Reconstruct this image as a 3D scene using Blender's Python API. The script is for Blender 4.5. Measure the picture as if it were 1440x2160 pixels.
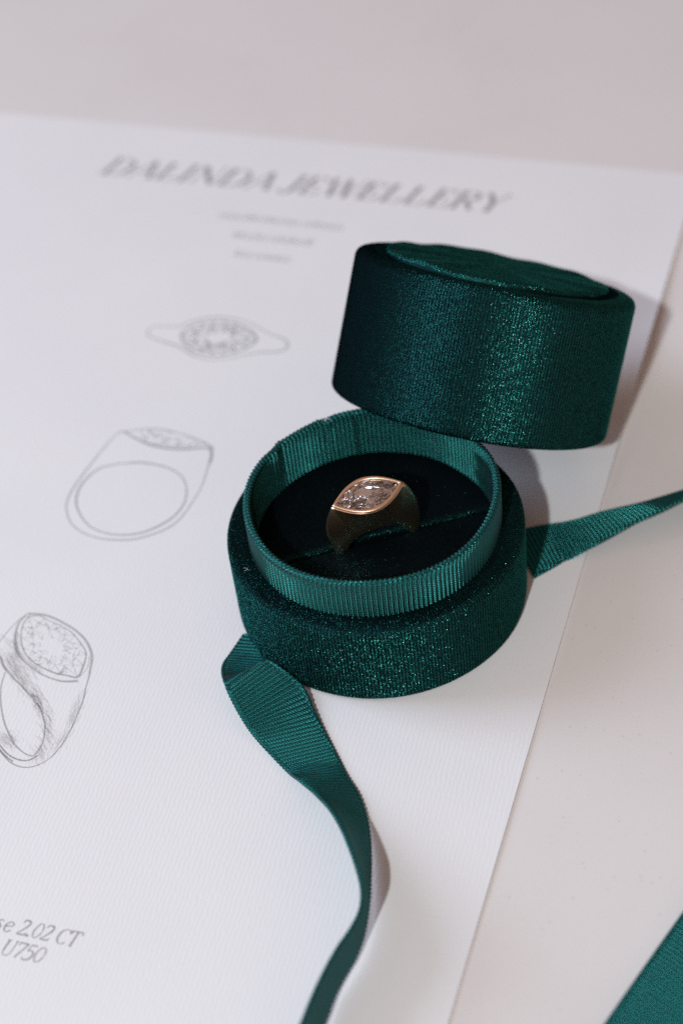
import bpy, math, random
import numpy as np
from mathutils import Vector, Matrix
R = math.radians
rng = np.random.default_rng(7); random.seed(7)
U = 0.00116            # modelling units (box radius 26.5) to metres
S = bpy.context.scene
for o in list(bpy.data.objects): bpy.data.objects.remove(o)

# ------------------------------------------------------------------ camera
CP = np.array([-5.533, -223.712, 236.153]); PI_, RO = 0.765461, -0.132021; FPX = 3739.4
Fw = np.array([0, math.cos(PI_), -math.sin(PI_)]); X0 = np.array([1., 0, 0]); U0 = np.cross(X0, Fw)
Xr = math.cos(RO)*X0 + math.sin(RO)*U0; Up = -math.sin(RO)*X0 + math.cos(RO)*U0
cam = bpy.data.cameras.new('camera'); camo = bpy.data.objects.new('camera', cam); S.collection.objects.link(camo)
M = Matrix.Identity(4)
for i in range(3):
    M[i][0] = Xr[i]; M[i][1] = Up[i]; M[i][2] = -Fw[i]; M[i][3] = CP[i]*U
camo.matrix_world = M
cam.sensor_fit = 'HORIZONTAL'; cam.sensor_width = 36; cam.lens = 36*FPX/1440
cam.clip_start = 0.01; cam.clip_end = 50
cam.dof.use_dof = True; cam.dof.focus_distance = 300*U; cam.dof.aperture_fstop = 14
S.camera = camo

# ------------------------------------------------------------------ light
w = bpy.data.worlds.new('World'); S.world = w; w.use_nodes = True
bg = w.node_tree.nodes['Background']; bg.inputs[0].default_value = (0.61, 0.42, 0.35, 1); bg.inputs[1].default_value = 0.50
sd = bpy.data.lights.new('lamp_hard', 'AREA'); so = bpy.data.objects.new('lamp_hard', sd); S.collection.objects.link(so)
sd.shape = 'DISK'; sd.size = .034; sd.energy = 8.5; sd.color = (0.93, 0.98, 1.0)
so.rotation_euler = Vector((0.394, 1.03, -1)).to_track_quat('-Z', 'Y').to_euler(); so.location = Vector((-.394, -1.03, 1)).normalized()*1.2
ad = bpy.data.lights.new('window_light', 'AREA'); ao = bpy.data.objects.new('window_light', ad); S.collection.objects.link(ao)
ad.shape = 'RECTANGLE'; ad.size = 0.7; ad.size_y = 0.9; ad.energy = 13.5; ad.color = (0.67, 0.79, 1.0)
ao.location = (-1.12, 0.40, 0.70)
ao.rotation_euler = (Vector((0.0, 0, 0)) - ao.location).to_track_quat('-Z', 'Y').to_euler()
S.view_settings.view_transform = 'Standard'; S.view_settings.look = 'None'
S.view_settings.exposure = 0.0; S.view_settings.gamma = 1.0
S.render.engine = 'CYCLES'
S.cycles.use_denoising = False
S.cycles.max_bounces = 16; S.cycles.transparent_max_bounces = 48; S.cycles.transmission_bounces = 12; S.cycles.glossy_bounces = 8
S.cycles.sample_clamp_indirect = 6

# ------------------------------------------------------------------ helpers
def unproj(u, v, z=0.0):          # a point of the place at height z, from the survey of the photograph
    d = Fw + (u-720)/FPX*Xr - (v-1080)/FPX*Up
    return CP + d*((z-CP[2])/d[2])
def link(o, parent=None):
    S.collection.objects.link(o)
    if parent is not None: o.parent = parent
    return o
def empty(name, loc, label, cat, group=None):
    o = bpy.data.objects.new(name, None); o.location = Vector(loc)*U; o.empty_display_size = .005
    o['label'] = label; o['category'] = cat
    if group: o['group'] = group
    return link(o)
def mesh(name, V, F, mat, parent=None, smooth=True, uv=None, attr=None, origin=(0, 0, 0)):
    V = (np.asarray(V, dtype=float) - np.asarray(origin, dtype=float))*U
    me = bpy.data.meshes.new(name); me.from_pydata(V.tolist(), [], [tuple(f) for f in F])
    if uv is not None:
        l = me.uv_layers.new(name='UVMap'); li = np.zeros(len(me.loops), dtype=np.int32)
        me.loops.foreach_get('vertex_index', li); l.data.foreach_set('uv', np.asarray(uv)[li].astype(np.float32).ravel())
    if smooth: me.polygons.foreach_set('use_smooth', [True]*len(me.polygons))
    me.materials.append(mat); me.update()
    o = bpy.data.objects.new(name, me)
    if parent is None: o.location = Vector(origin)*U
    return link(o, parent)
def grid_faces(n, m, close_u=False, close_v=False, off=0):
    f = []
    for i in range(n if close_u else n-1):
        for j in range(m if close_v else m-1):
            a = i*m+j; b = ((i+1) % n)*m+j; c = ((i+1) % n)*m+(j+1) % m; d = i*m+(j+1) % m
            f.append((a+off, b+off, c+off, d+off))
    return f
def catmull(P, n):                # smooth resampling of a polyline, uniform in arc length
    P = np.asarray(P, dtype=float)
    Q = np.vstack([2*P[0]-P[1], P, 2*P[-1]-P[-2]]); out = []
    for i in range(1, len(Q)-2):
        for t in np.linspace(0, 1, 16, endpoint=False):
            a, b, c, d = Q[i-1], Q[i], Q[i+1], Q[i+2]
            out.append(.5*((2*b)+(-a+c)*t+(2*a-5*b+4*c-d)*t*t+(-a+3*b-3*c+d)*t**3))
    out.append(P[-1]); out = np.array(out)
    s = np.r_[0, np.cumsum(np.linalg.norm(np.diff(out, axis=0), axis=1))]
    t = np.linspace(0, s[-1], n)
    return np.stack([np.interp(t, s, out[:, k]) for k in range(out.shape[1])], 1)

# ------------------------------------------------------------------ materials
def newmat(name):
    m = bpy.data.materials.new(name); m.use_nodes = True; nt = m.node_tree
    for n in list(nt.nodes): nt.nodes.remove(n)
    out = nt.nodes.new('ShaderNodeOutputMaterial')
    def N(t, **k):
        n = nt.nodes.new('ShaderNode'+t)
        for a, b in k.items():
            if hasattr(n, a): setattr(n, a, b)
            else: n.inputs[a.replace('_', ' ')].default_value = b
        return n
    return m, nt, out, N, nt.links.new
def ramp(n, pts):
    e = n.color_ramp.elements
    while len(e) < len(pts): e.new(.5)
    for k, (p, c) in enumerate(pts): e[k].position = p; e[k].color = (*c, 1) if len(c) == 3 else c

def paper_mat():
    m, nt, out, N, L = newmat('laid_paper')
    b = N('BsdfPrincipled', Roughness=.75); b.inputs['Specular IOR Level'].default_value = .25
    tc = N('TexCoord')
    mp = N('Mapping'); mp.inputs['Rotation'].default_value = (0, 0, R(20)); L(tc.outputs['Object'], mp.inputs[0])
    wv = N('TexWave'); wv.wave_type = 'BANDS'; wv.bands_direction = 'X'
    wv.inputs['Scale'].default_value = 1/(0.80*U)/20*6.2832; wv.inputs['Distortion'].default_value = 4.0
    wv.inputs['Detail'].default_value = 2; wv.inputs['Detail Scale'].default_value = 1.2; wv.inputs['Detail Roughness'].default_value = .6
    L(mp.outputs[0], wv.inputs['Vector'])
    no = N('TexNoise'); no.inputs['Scale'].default_value = 900; no.inputs['Detail'].default_value = 4
    L(tc.outputs['Object'], no.inputs['Vector'])
    ad_ = N('Math', operation='MULTIPLY_ADD'); L(no.outputs[0], ad_.inputs[0]); ad_.inputs[1].default_value = 1.6; L(wv.outputs['Fac'], ad_.inputs[2])
    bp = N('Bump'); bp.inputs['Strength'].default_value = .45; bp.inputs['Distance'].default_value = .00004
    L(ad_.outputs[0], bp.inputs['Height']); L(bp.outputs[0], b.inputs['Normal'])
    n2 = N('TexNoise'); n2.inputs['Scale'].default_value = 30; L(tc.outputs['Object'], n2.inputs['Vector'])
    cr = N('ValToRGB'); ramp(cr, [(.3, (.775, .78, .80)), (.7, (.80, .805, .82))]); L(n2.outputs[0], cr.inputs[0])
    L(cr.outputs[0], b.inputs['Base Color']); L(b.outputs[0], out.inputs[0]); return m
def table_mat():
    m, nt, out, N, L = newmat('speckled_tabletop')
    b = N('BsdfPrincipled', Roughness=.55); b.inputs['Specular IOR Level'].default_value = .35
    tc = N('TexCoord')
    no = N('TexNoise'); no.inputs['Scale'].default_value = 14; no.inputs['Detail'].default_value = 6; no.inputs['Roughness'].default_value = .6
    L(tc.outputs['Object'], no.inputs['Vector'])
    cr = N('ValToRGB'); ramp(cr, [(.3, (.70, .67, .66)), (.5, (.73, .705, .695)), (.72, (.74, .72, .71))]); L(no.outputs[0], cr.inputs[0])
    prev = cr.outputs[0]
    for sc, rad, dens, col in ((620, .17, .80, (.42, .40, .38)), (1500, .22, .72, (.55, .53, .51)), (210, .05, .75, (.40, .34, .30))):
        vo = N('TexVoronoi'); vo.inputs['Scale'].default_value = sc; L(tc.outputs['Object'], vo.inputs['Vector'])
        lt = N('Math', operation='LESS_THAN'); L(vo.outputs['Distance'], lt.inputs[0]); lt.inputs[1].default_value = rad
        sp = N('SeparateColor'); L(vo.outputs['Color'], sp.inputs[0])
        gt = N('Math', operation='GREATER_THAN'); L(sp.outputs[0], gt.inputs[0]); gt.inputs[1].default_value = dens
        mu = N('Math', operation='MULTIPLY'); L(lt.outputs[0], mu.inputs[0]); L(gt.outputs[0], mu.inputs[1])
        mm = N('Math', operation='MULTIPLY'); L(mu.outputs[0], mm.inputs[0]); mm.inputs[1].default_value = .26
        mx = N('Mix'); mx.data_type = 'RGBA'; L(mm.outputs[0], mx.inputs[0]); L(prev, mx.inputs[6]); mx.inputs[7].default_value = (*col, 1)
        prev = mx.outputs[2]
    L(prev, b.inputs['Base Color'])
    n3 = N('TexNoise'); n3.inputs['Scale'].default_value = 1300; n3.inputs['Detail'].default_value = 3; L(tc.outputs['Object'], n3.inputs['Vector'])
    bp = N('Bump'); bp.inputs['Strength'].default_value = .25; bp.inputs['Distance'].default_value = .00005; L(n3.outputs[0], bp.inputs['Height']); L(bp.outputs[0], b.inputs['Normal'])
    L(b.outputs[0], out.inputs[0]); return m
def velvet_mat(name, ribs, tilt=0.35, gl=(.0015, .009, .009), rib_strength=.5):
    """cut velvet: near-black pile with a lay (shading normal tipped round the box), fine wales and glinting pile tips"""
    m, nt, out, N, L = newmat(name)
    tc = N('TexCoord'); uv = N('UVMap'); ge = N('NewGeometry')
    di = N('BsdfDiffuse'); di.inputs[0].default_value = (.0022, .0036, .0050, 1)
    # wales
    wv = N('TexWave'); wv.wave_type = 'BANDS'; wv.bands_direction = 'X'; wv.inputs['Scale'].default_value = ribs/20*6.2832
    wv.inputs['Distortion'].default_value = 1.0; wv.inputs['Detail'].default_value = 2; wv.inputs['Detail Scale'].default_value = 30
    L(uv.outputs[0], wv.inputs['Vector'])
    no = N('TexNoise'); no.inputs['Scale'].default_value = 3600; no.inputs['Detail'].default_value = 2; L(tc.outputs['Object'], no.inputs['Vector'])
    n2 = N('TexNoise'); n2.inputs['Scale'].default_value = 150; n2.inputs['Detail'].default_value = 3; L(tc.outputs['Object'], n2.inputs['Vector'])
    h = N('Math', operation='MULTIPLY_ADD'); L(no.outputs[0], h.inputs[0]); h.inputs[1].default_value = 1.6
    hw = N('Math', operation='MULTIPLY'); L(wv.outputs['Fac'], hw.inputs[0]); hw.inputs[1].default_value = rib_strength*1.6; L(hw.outputs[0], h.inputs[2])
    bp = N('Bump'); bp.inputs['Strength'].default_value = .9; bp.inputs['Distance'].default_value = .00006; L(h.outputs[0], bp.inputs['Height'])
    # lay of the pile: tangent round the axis
    tn = N('Tangent'); tn.direction_type = 'RADIAL'; tn.axis = 'Z'
    sc = N('VectorMath', operation='SCALE'); L(tn.outputs[0], sc.inputs[0])
    tv = N('Math', operation='MULTIPLY_ADD'); L(n2.outputs[0], tv.inputs[0]); tv.inputs[1].default_value = .5; tv.inputs[2].default_value = tilt-.25
    L(tv.outputs[0], sc.inputs['Scale'])
    ad1 = N('VectorMath', operation='ADD'); L(bp.outputs[0], ad1.inputs[0]); L(sc.outputs[0], ad1.inputs[1])
    nm = N('VectorMath', operation='NORMALIZE'); L(ad1.outputs[0], nm.inputs[0])
    g1 = N('BsdfGlossy'); g1.inputs['Roughness'].default_value = .45; g1.inputs['Color'].default_value = (*gl, 1)
    L(nm.outputs[0], g1.inputs['Normal'])
    a2 = N('AddShader'); L(di.outputs[0], a2.inputs[0]); L(g1.outputs[0], a2.inputs[1])
    L(a2.outputs[0], out.inputs[0]); return m
def fibre_mat(name='velvet_pile_fibre', k=1.0):
    m, nt, out, N, L = newmat(name)
    di = N('BsdfDiffuse'); di.inputs[0].default_value = (.0014*k, .003*k, .004*k, 1)
    g = N('BsdfGlossy'); g.inputs['Color'].default_value = (.010*k, .146*k, .128*k, 1); g.inputs['Roughness'].default_value = .31
    g2 = N('BsdfGlossy'); g2.inputs['Color'].default_value = (.010, .014, .013, 1); g2.inputs['Roughness'].default_value = .18
    a1 = N('AddShader'); L(di.outputs[0], a1.inputs[0]); L(g.outputs[0], a1.inputs[1])
    a2 = N('AddShader'); L(a1.outputs[0], a2.inputs[0]); L(g2.outputs[0], a2.inputs[1])
    L(a2.outputs[0], out.inputs[0]); return m
def grosgrain_mat():
    m, nt, out, N, L = newmat('grosgrain_ribbon')
    b = N('BsdfDiffuse'); g = N('BsdfAnisotropic'); g.inputs['Color'].default_value = (.026, .185, .172, 1)
    g.inputs['Roughness'].default_value = .44; g.inputs['Anisotropy'].default_value = .85; g.inputs['Rotation'].default_value = .0
    tg = N('Tangent'); tg.direction_type = 'UV_MAP'; tg.uv_map = 'UVMap'; L(tg.outputs[0], g.inputs['Tangent'])
    uv = N('UVMap'); tc = N('TexCoord')
    # twisted yarn on each cord: fine slanted bands along the cord (uv in modelling units)
    sx = N('SeparateXYZ'); L(uv.outputs[0], sx.inputs[0])
    wv = N('TexWave'); wv.wave_type = 'BANDS'; wv.bands_direction = 'DIAGONAL'; wv.inputs['Scale'].default_value = 1/.22/20*6.2832
    wv.inputs['Distortion'].default_value = .6; L(uv.outputs[0], wv.inputs['Vector'])
    no = N('TexNoise'); no.inputs['Scale'].default_value = 1600; no.inputs['Detail'].default_value = 3; L(tc.outputs['Object'], no.inputs['Vector'])
    h = N('Math', operation='MULTIPLY_ADD'); L(no.outputs[0], h.inputs[0]); h.inputs[1].default_value = .5; L(wv.outputs['Fac'], h.inputs[2])
    bp = N('Bump'); bp.inputs['Strength'].default_value = .55; bp.inputs['Distance'].default_value = .00006; L(h.outputs[0], bp.inputs['Height']); L(bp.outputs[0], b.inputs['Normal']); L(bp.outputs[0], g.inputs['Normal'])
    cr = N('ValToRGB'); ramp(cr, [(.3, (.002, .015, .018)), (.7, (.003, .026, .029))]); L(no.outputs[0], cr.inputs[0])
    L(cr.outputs[0], b.inputs['Color']); aa = N('AddShader'); L(b.outputs[0], aa.inputs[0]); L(g.outputs[0], aa.inputs[1])
    fr = N('Fresnel'); fr.inputs[0].default_value = 1.25; gw = N('BsdfGlossy'); gw.inputs['Roughness'].default_value = .5; gw.inputs['Color'].default_value = (.05, .13, .13, 1); L(bp.outputs[0], gw.inputs['Normal'])
    a_ = N('MixShader'); L(fr.outputs[0], a_.inputs[0]); L(aa.outputs[0], a_.inputs[1]); L(gw.outputs[0], a_.inputs[2]); L(a_.outputs[0], out.inputs[0]); return m
def simple_mat(name, col, rough=.6, metal=0., bump=0., bscale=2000, spec=.3):
    m, nt, out, N, L = newmat(name)
    b = N('BsdfPrincipled', Roughness=rough, Metallic=metal); b.inputs['Specular IOR Level'].default_value = spec
    tc = N('TexCoord'); no = N('TexNoise'); no.inputs['Scale'].default_value = bscale; no.inputs['Detail'].default_value = 3
    L(tc.outputs['Object'], no.inputs['Vector'])
    cr = N('ValToRGB'); ramp(cr, [(.3, tuple(c*.88 for c in col)), (.7, tuple(min(1, c*1.08) for c in col))]); L(no.outputs[0], cr.inputs[0]); L(cr.outputs[0], b.inputs['Base Color'])
    if bump:
        bp = N('Bump'); bp.inputs['Strength'].default_value = bump; bp.inputs['Distance'].default_value = .00004; L(no.outputs[0], bp.inputs['Height']); L(bp.outputs[0], b.inputs['Normal'])
    L(b.outputs[0], out.inputs[0]); return m
def pencil_mat(name, col, cover):
    m, nt, out, N, L = newmat(name)
    d = N('BsdfDiffuse'); d.inputs[0].default_value = (*col, 1); t = N('BsdfTransparent')
    tc = N('TexCoord'); no = N('TexNoise'); no.inputs['Scale'].default_value = 2600; no.inputs['Detail'].default_value = 3; L(tc.outputs['Object'], no.inputs['Vector'])
    mr = N('MapRange'); L(no.outputs[0], mr.inputs[0]); mr.inputs[1].default_value = .3; mr.inputs[2].default_value = .7; mr.inputs[3].default_value = cover*.55; mr.inputs[4].default_value = min(1, cover*1.3)
    mx = N('MixShader'); L(mr.outputs[0], mx.inputs[0]); L(t.outputs[0], mx.inputs[1]); L(d.outputs[0], mx.inputs[2]); L(mx.outputs[0], out.inputs[0]); return m
def diamond_mat():
    m, nt, out, N, L = newmat('cut_diamond')
    g = N('BsdfGlass'); g.inputs['IOR'].default_value = 2.42; g.inputs['Roughness'].default_value = .0; g.inputs[0].default_value = (1, .985, .98, 1)
    L(g.outputs[0], out.inputs[0]); return m

MP, MT = paper_mat(), table_mat()
MVB = velvet_mat('teal_velvet_base', 277, -.36)
MVL = velvet_mat('teal_velvet_lid', 277, -.38)
MVT = velvet_mat('teal_velvet_flat', 1, .0, gl=(.004, .026, .024), rib_strength=0)
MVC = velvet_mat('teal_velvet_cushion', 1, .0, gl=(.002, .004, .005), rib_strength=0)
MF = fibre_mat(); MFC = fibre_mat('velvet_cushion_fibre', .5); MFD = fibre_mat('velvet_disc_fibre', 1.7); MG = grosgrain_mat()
MGOLD = simple_mat('brushed_rose_gold', (.95, .62, .42), .40, 1., .35, 6000)
MBAND = simple_mat('polished_rose_gold', (.95, .64, .42), .29, 1., .12, 6000)
MINK = pencil_mat('grey_ink', (.22, .21, .23), .50)
MPEN = pencil_mat('graphite', (.28, .29, .30), .42)
MPEN2 = pencil_mat('graphite_dark', (.22, .23, .24), .46)
MPEN3 = pencil_mat('graphite_faint', (.42, .43, .44), .12)
MLINT = simple_mat('pale_lint', (.6, .62, .62), .7)

# ------------------------------------------------------------------ table and paper
def tabletop():
    V = []; n = 41
    for x in np.linspace(-900, 900, n):
        for y in np.linspace(-700, 1100, n): V.append((x, y, 0))
    F = grid_faces(n, n)
    o = mesh('tabletop', V, F, MT, smooth=False); o['kind'] = 'structure'; return o
tabletop()

TH = -0.39558; EM = np.array([math.cos(TH), math.sin(TH)]); EN = np.array([-math.sin(TH), math.cos(TH)])
PZ = 0.30
PX0, PX1, PY0, PY1 = -146.4, 34.35, -114.6, 141.7
def P2(m, n, z=0.0):
    return np.array([*(EM*m + EN*n), z])
def paper_lift(m, n):            # the right edge of the sheet springs up a little near the lid
    e = max(0, (m-24)/10.35)
    return 1.1*e**2*math.exp(-((n-72)/26)**2) + .12*e**2
def paper():
    ms = np.r_[np.linspace(PX0, 20, 24), np.linspace(21, PX1, 20)]; ns = np.linspace(PY0, PY1, 90)
    top, bot = [], []
    for m_ in ms:
        for n_ in ns:
            z = PZ + paper_lift(m_, n_)
            top.append(P2(m_, n_, z)); bot.append(P2(m_, n_, z-.24))
    N_, M_ = len(ms), len(ns)
    V = np.array(top+bot); F = grid_faces(N_, M_) + [tuple(reversed(f)) for f in grid_faces(N_, M_, off=N_*M_)]
    per = [i*M_ for i in range(N_)] + [(N_-1)*M_+j for j in range(1, M_)] + [i*M_+M_-1 for i in range(N_-2, -1, -1)] + [j for j in range(M_-2, 0, -1)]
    for k in range(len(per)):
        a, b = per[k], per[(k+1) % len(per)]; F.append((a, a+N_*M_, b+N_*M_, b))
    o = mesh('design_sheet', V, F, MP, smooth=False)
    o['label'] = 'white paper sheet with a jewellery heading and pencil ring sketches'
    o['category'] = 'paper'; return o
SHEET = paper()

# flat print and pencil: thin films lying on the paper
class Ink:
    def __init__(s, z=.02): s.V = []; s.F = []; s.z = PZ+z
    def stroke(s, P, wd, close=False):
        P = np.asarray(P, dtype=float)[:, :2]; n = len(P)
        if n < 2: return
        if close: T = np.roll(P, -1, 0)-np.roll(P, 1, 0)
        else: T = np.gradient(P, axis=0)
        T /= np.linalg.norm(T, axis=1)[:, None]+1e-9; Nn = np.stack([-T[:, 1], T[:, 0]], 1)
        wd = np.broadcast_to(np.asarray(wd, dtype=float), (n,))[:, None]/2
        b = len(s.V)
        for a, c in zip(P+Nn*wd, P-Nn*wd): s.V.append((*a, s.z)); s.V.append((*c, s.z))
        for i in range(n if close else n-1):
            j = (i+1) % n; s.F.append((b+2*i, b+2*i+1, b+2*j+1, b+2*j))
    def build(s, name, mat, label=None):
        o = mesh(name, s.V, s.F, mat, SHEET, smooth=False)
        if label: o['label'] = label
        return o

def arc(cx, cy, rx, ry, a0, a1, n=26):
    t = np.radians(np.linspace(a0, a1, n)); return np.stack([cx+rx*np.cos(t), cy+ry*np.sin(t)], 1), t
def glyph(ch, K, k):     # strokes in em units: (points, widths); K thick, k thin; cap height 1
    G = []
    def ln(x0, y0, x1, y1, w_): G.append((np.array([[x0, y0], [(x0+x1)/2, (y0+y1)/2], [x1, y1]]), w_))
    def ser(x, y, h=.13): ln(x-h, y, x+h, y, k)
    def cur(cx, cy, rx, ry, a0, a1, kk=K, sw=0):
        P, t = arc(cx, cy, rx, ry, a0, a1); G.append((P, k+(kk-k)*np.abs(np.cos(t+sw))**1.6))
    h = k/2; W = .8
    if ch == 'D': ln(.17, h, .17, 1-h, K); ser(.14, h); ser(.14, 1-h); ln(.17, h, .42, h, k); ln(.17, 1-h, .42, 1-h, k); cur(.40, .5, .42, .5-h, -90, 90); W = .95
    elif ch == 'A': ln(.05, h, .46, 1, k*1.2); ln(.44, 1, .74, h, K); ser(.05, h, .1); ser(.74, h, .14); ln(.2, .33, .6, .33, k); W = .86
    elif ch == 'L': ln(.2, h, .2, 1-h, K); ser(.2, 1-h); ln(.08, h, .66, h, k); ln(.66, h, .7, .3, k*1.6); W = .76
    elif ch == 'I': ln(.2, h, .2, 1-h, K); ser(.2, h); ser(.2, 1-h); W = .42
    elif ch == 'N': ln(.16, h, .16, 1-h, k*1.2); ln(.14, 1-h, .76, h, K); ln(.78, 0, .78, 1-h, k*1.2); ser(.16, h, .1); ser(.12, 1-h, .1); ser(.78, 1-h, .1); W = .95
    elif ch == 'J': ln(.36, .15, .36, 1-h, K); ser(.36, 1-h); cur(.18, .15, .18, .2, -170, 0); W = .55
    elif ch == 'E': ln(.2, h, .2, 1-h, K); ln(.08, h, .64, h, k); ln(.08, 1-h, .62, 1-h, k); ln(.2, .52, .46, .52, k); ln(.64, h, .68, .28, k*1.6); ln(.62, 1-h, .62, .74, k*1.6); ln(.46, .42, .46, .62, k*1.3); W = .76
    elif ch == 'W': ln(.1, 1, .36, 0, K); ln(.36, 0, .62, 1, k*1.2); ln(.58, 1, .84, 0, K); ln(.84, 0, 1.1, 1, k*1.2); ser(.1, 1-h); ser(.58, 1-h, .1); ser(1.1, 1-h, .1); W = 1.15
    elif ch == 'R': ln(.17, h, .17, 1-h, K); ser(.17, h); ser(.14, 1-h); cur(.38, .755, .28, .245-h, -90, 90); ln(.17, 1-h, .38, 1-h, k); ln(.17, .51, .38, .51, k); ln(.4, .51, .7, h, K*.9); ser(.74, h, .07); W = .86
    elif ch == 'Y': ln(.08, 1, .38, .48, K); ln(.38, .48, .68, 1, k*1.2); ln(.38, .5, .38, h, K); ser(.38, h); ser(.08, 1-h, .12); ser(.68, 1-h, .1); W = .74
    elif ch == 'e': cur(.27, .34, .25, .33, 20, 330); ln(.06, .36, .5, .42, k*1.2); W = .56
    elif ch == 's': G.append((catmull([(.4, .58), (.3, .67), (.12, .62), (.12, .48), (.3, .35), (.38, .2), (.26, .02), (.1, .02), (.02, .12)], 30), np.r_[np.linspace(k, K, 15), np.linspace(K, k, 15)])); W = .46
    elif ch == '2': G.append((catmull([(.08, .78), (.12, .93), (.3, 1-h), (.5, .9), (.52, .7), (.36, .42), (.16, .18), (.06, .06)], 34), np.r_[np.linspace(k*1.5, K, 17), np.linspace(K, k, 17)])); ln(.04, .05, .56, .05, K*.8); ln(.56, .05, .6, .2, k*1.3); W = .64
    elif ch == '0': P, t = arc(.3, .5, .25, .5-h, 0, 352, 48); G.append((P, k+(K*.8-k)*np.abs(np.cos(t)))); W = .64
    elif ch == '.': ln(.12, -.01, .12, .15, K*1.7); W = .34
    elif ch == 'C': P, t = arc(.42, .5, .36, .5-h, 48, 315, 40); G.append((P, k+(K-k)*np.abs(np.cos(t))**1.5)); ln(.68, .72, .7, .98, k*1.4); W = .74
    elif ch == 'T': ln(.38, h, .38, 1-h, K); ser(.38, h); ln(.06, 1-h, .72, 1-h, k*1.2); ln(.07, 1, .04, .78, k*1.4); ln(.72, 1, .72, .78, k*1.4); W = .74
    elif ch == 'U': ln(.14, .3, .14, 1-h, K); ln(.62, .3, .62, 1-h, k*1.2); cur(.38, .3, .24, .29, -180, 0, K*.6); ser(.14, 1-h); ser(.62, 1-h, .1); W = .78
    elif ch == '7': ln(.06, .96, .56, .96, K*.8); ln(.56, .95, .2, 0, K*.8); ln(.06, 1, .04, .78, k*1.3); W = .6
    elif ch == '5': ln(.16, .96, .52, .96, K*.8); ln(.16, .96, .12, .55, k*1.2); G.append((catmull([(.12, .55), (.3, .62), (.5, .5), (.5, .2), (.3, .01), (.1, .03), (.04, .14)], 34), np.r_[np.linspace(k, K, 17), np.linspace(K, k*1.3, 17)])); W = .62
    elif ch == ' ': W = .36
    return G, W
def text(ink, s, org, mdir, ndir, cap, K=.15, k=.035, slant=.26, track=.0, width=None):
    tot = sum(glyph(c, K, k)[1]+track for c in s); sx = cap if width is None else width/tot
    x = 0
    for c in s:
        G, W = glyph(c, K, k)
        for P, wd in G:
            X = (x+P[:, 0])*sx + P[:, 1]*slant*cap; Y = P[:, 1]*cap
            ink.stroke(np.array(org)[None, :2] + X[:, None]*mdir[None] + Y[:, None]*ndir[None], np.asarray(wd)*cap)
        x += W+track
i_ = Ink(); text(i_, 'DALINDA', P2(-108.0, 119.4), EM, EN, 7.3, K=.18, k=.05, slant=.28, width=44.5)
text(i_, 'JEWELLERY', P2(-61.3, 119.4), EM, EN, 7.3, K=.18, k=.05, slant=.28, width=53.4)
i_.build('heading_lettering', MINK, 'grey italic heading across the top of the sheet')
def small_line(m0, m1, n0, words):       # tiny print, unreadable in the photograph: word-shaped rows of small strokes
    k_ = Ink(); x = m0
    for wl in words:
        xe = x+wl*(m1-m0)
        while x < xe-.2:
            hh = random.choice([1.5, 1.5, 1.5, 2.3]); t = random.random()
            if t < .5: k_.stroke([P2(x, n0), P2(x+.35, n0+hh)], .32)
            else:
                P, a = arc(0, 0, .5, .75, 30, 330, 10); k_.stroke([P2(x+.5+q[0]+.25*q[1], n0+.75+q[1]) for q in P], .24)
            x += .75 if t < .5 else 1.25
        x = xe+1.0
    return k_
for m0, m1, n0, ws in ((-71.7, -40.1, 106.9, (.16, .11, .3, .3)), (-65.7, -46.1, 99.9, (.42, .5)), (-62.8, -49.3, 93.0, (.3, .6))):
    small_line(m0, m1, n0, ws).build('small_print_line', MINK)
def bl(u, v): return unproj(u, v, PZ)
d1 = bl(148, 1997.5)-bl(11, 1966); d1 = d1[:2]/np.linalg.norm(d1[:2]); n1 = np.array([-d1[1], d1[0]])
i_ = Ink(); o_ = bl(3.5, 1964.5); ww = np.linalg.norm((bl(160, 2000)-o_)[:2])
text(i_, 'e 2.02 CT', o_, d1, n1, 2.85, K=.125, k=.06, slant=.16, width=ww*.985)
o2 = o_ - np.append(d1, 0)*1.75; text(i_, 's', o2, d1, n1, 2.85, K=.125, k=.06, slant=.16)
i_.build('carat_lettering', MINK)
i_ = Ink(); o_ = bl(-4, 2013); ww = np.linalg.norm((bl(88, 2034)-o_)[:2])
text(i_, 'U750', o_, d1, n1, 2.85, K=.125, k=.06, slant=.16, width=ww*.97)
i_.build('alloy_lettering', MINK)

# pencil sketches
def tr(pts, ox, oy, s, n=None, closed=False):
    P = np.array([unproj(ox+x/s, oy+y/s, PZ)[:2] for x, y in pts])
    return catmull(P, n or len(P)*7)
def jit(P, a): 
    n = len(P); x = np.linspace(0, n/9, n)
    return P + a*np.stack([np.sin(x*1.7+random.random()*6)+.5*np.sin(x*4.1+random.random()*6), np.cos(x*1.3+random.random()*6)+.5*np.sin(x*3.3+random.random()*6)], 1)
def wl(n, a, b): 
    x = np.linspace(0, n/12, n); return a+(b-a)*(.5+.5*np.sin(x*1.3+random.random()*6))
def inside(pt, poly):
    x, y = pt; c = False; n = len(poly)
    for i in range(n):
        x1, y1 = poly[i]; x2, y2 = poly[(i+1) % n]
        if (y1 > y) != (y2 > y) and x < (x2-x1)*(y-y1)/(y2-y1)+x1: c = not c
    return c
def scribble(ink, poly, n, l0, l1, w_, seed):
    r = random.Random(seed); xs = [p[0] for p in poly]; ys = [p[1] for p in poly]; k = 0; t = 0
    while k < n and t < 5000:
        t += 1; x = r.uniform(min(xs), max(xs)); y = r.uniform(min(ys), max(ys)); a = r.choice([.3, .9, 1.5, 2.2, 2.8])+r.uniform(-.3, .3); l = r.uniform(l0, l1)
        P = [(x+l*q*math.cos(a+.5*q), y+l*q*math.sin(a+.5*q)) for q in np.linspace(0, 1, 6)]
        if all(inside(p, poly) for p in P): ink.stroke(P, w_*(.4+r.random())); k += 1
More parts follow.
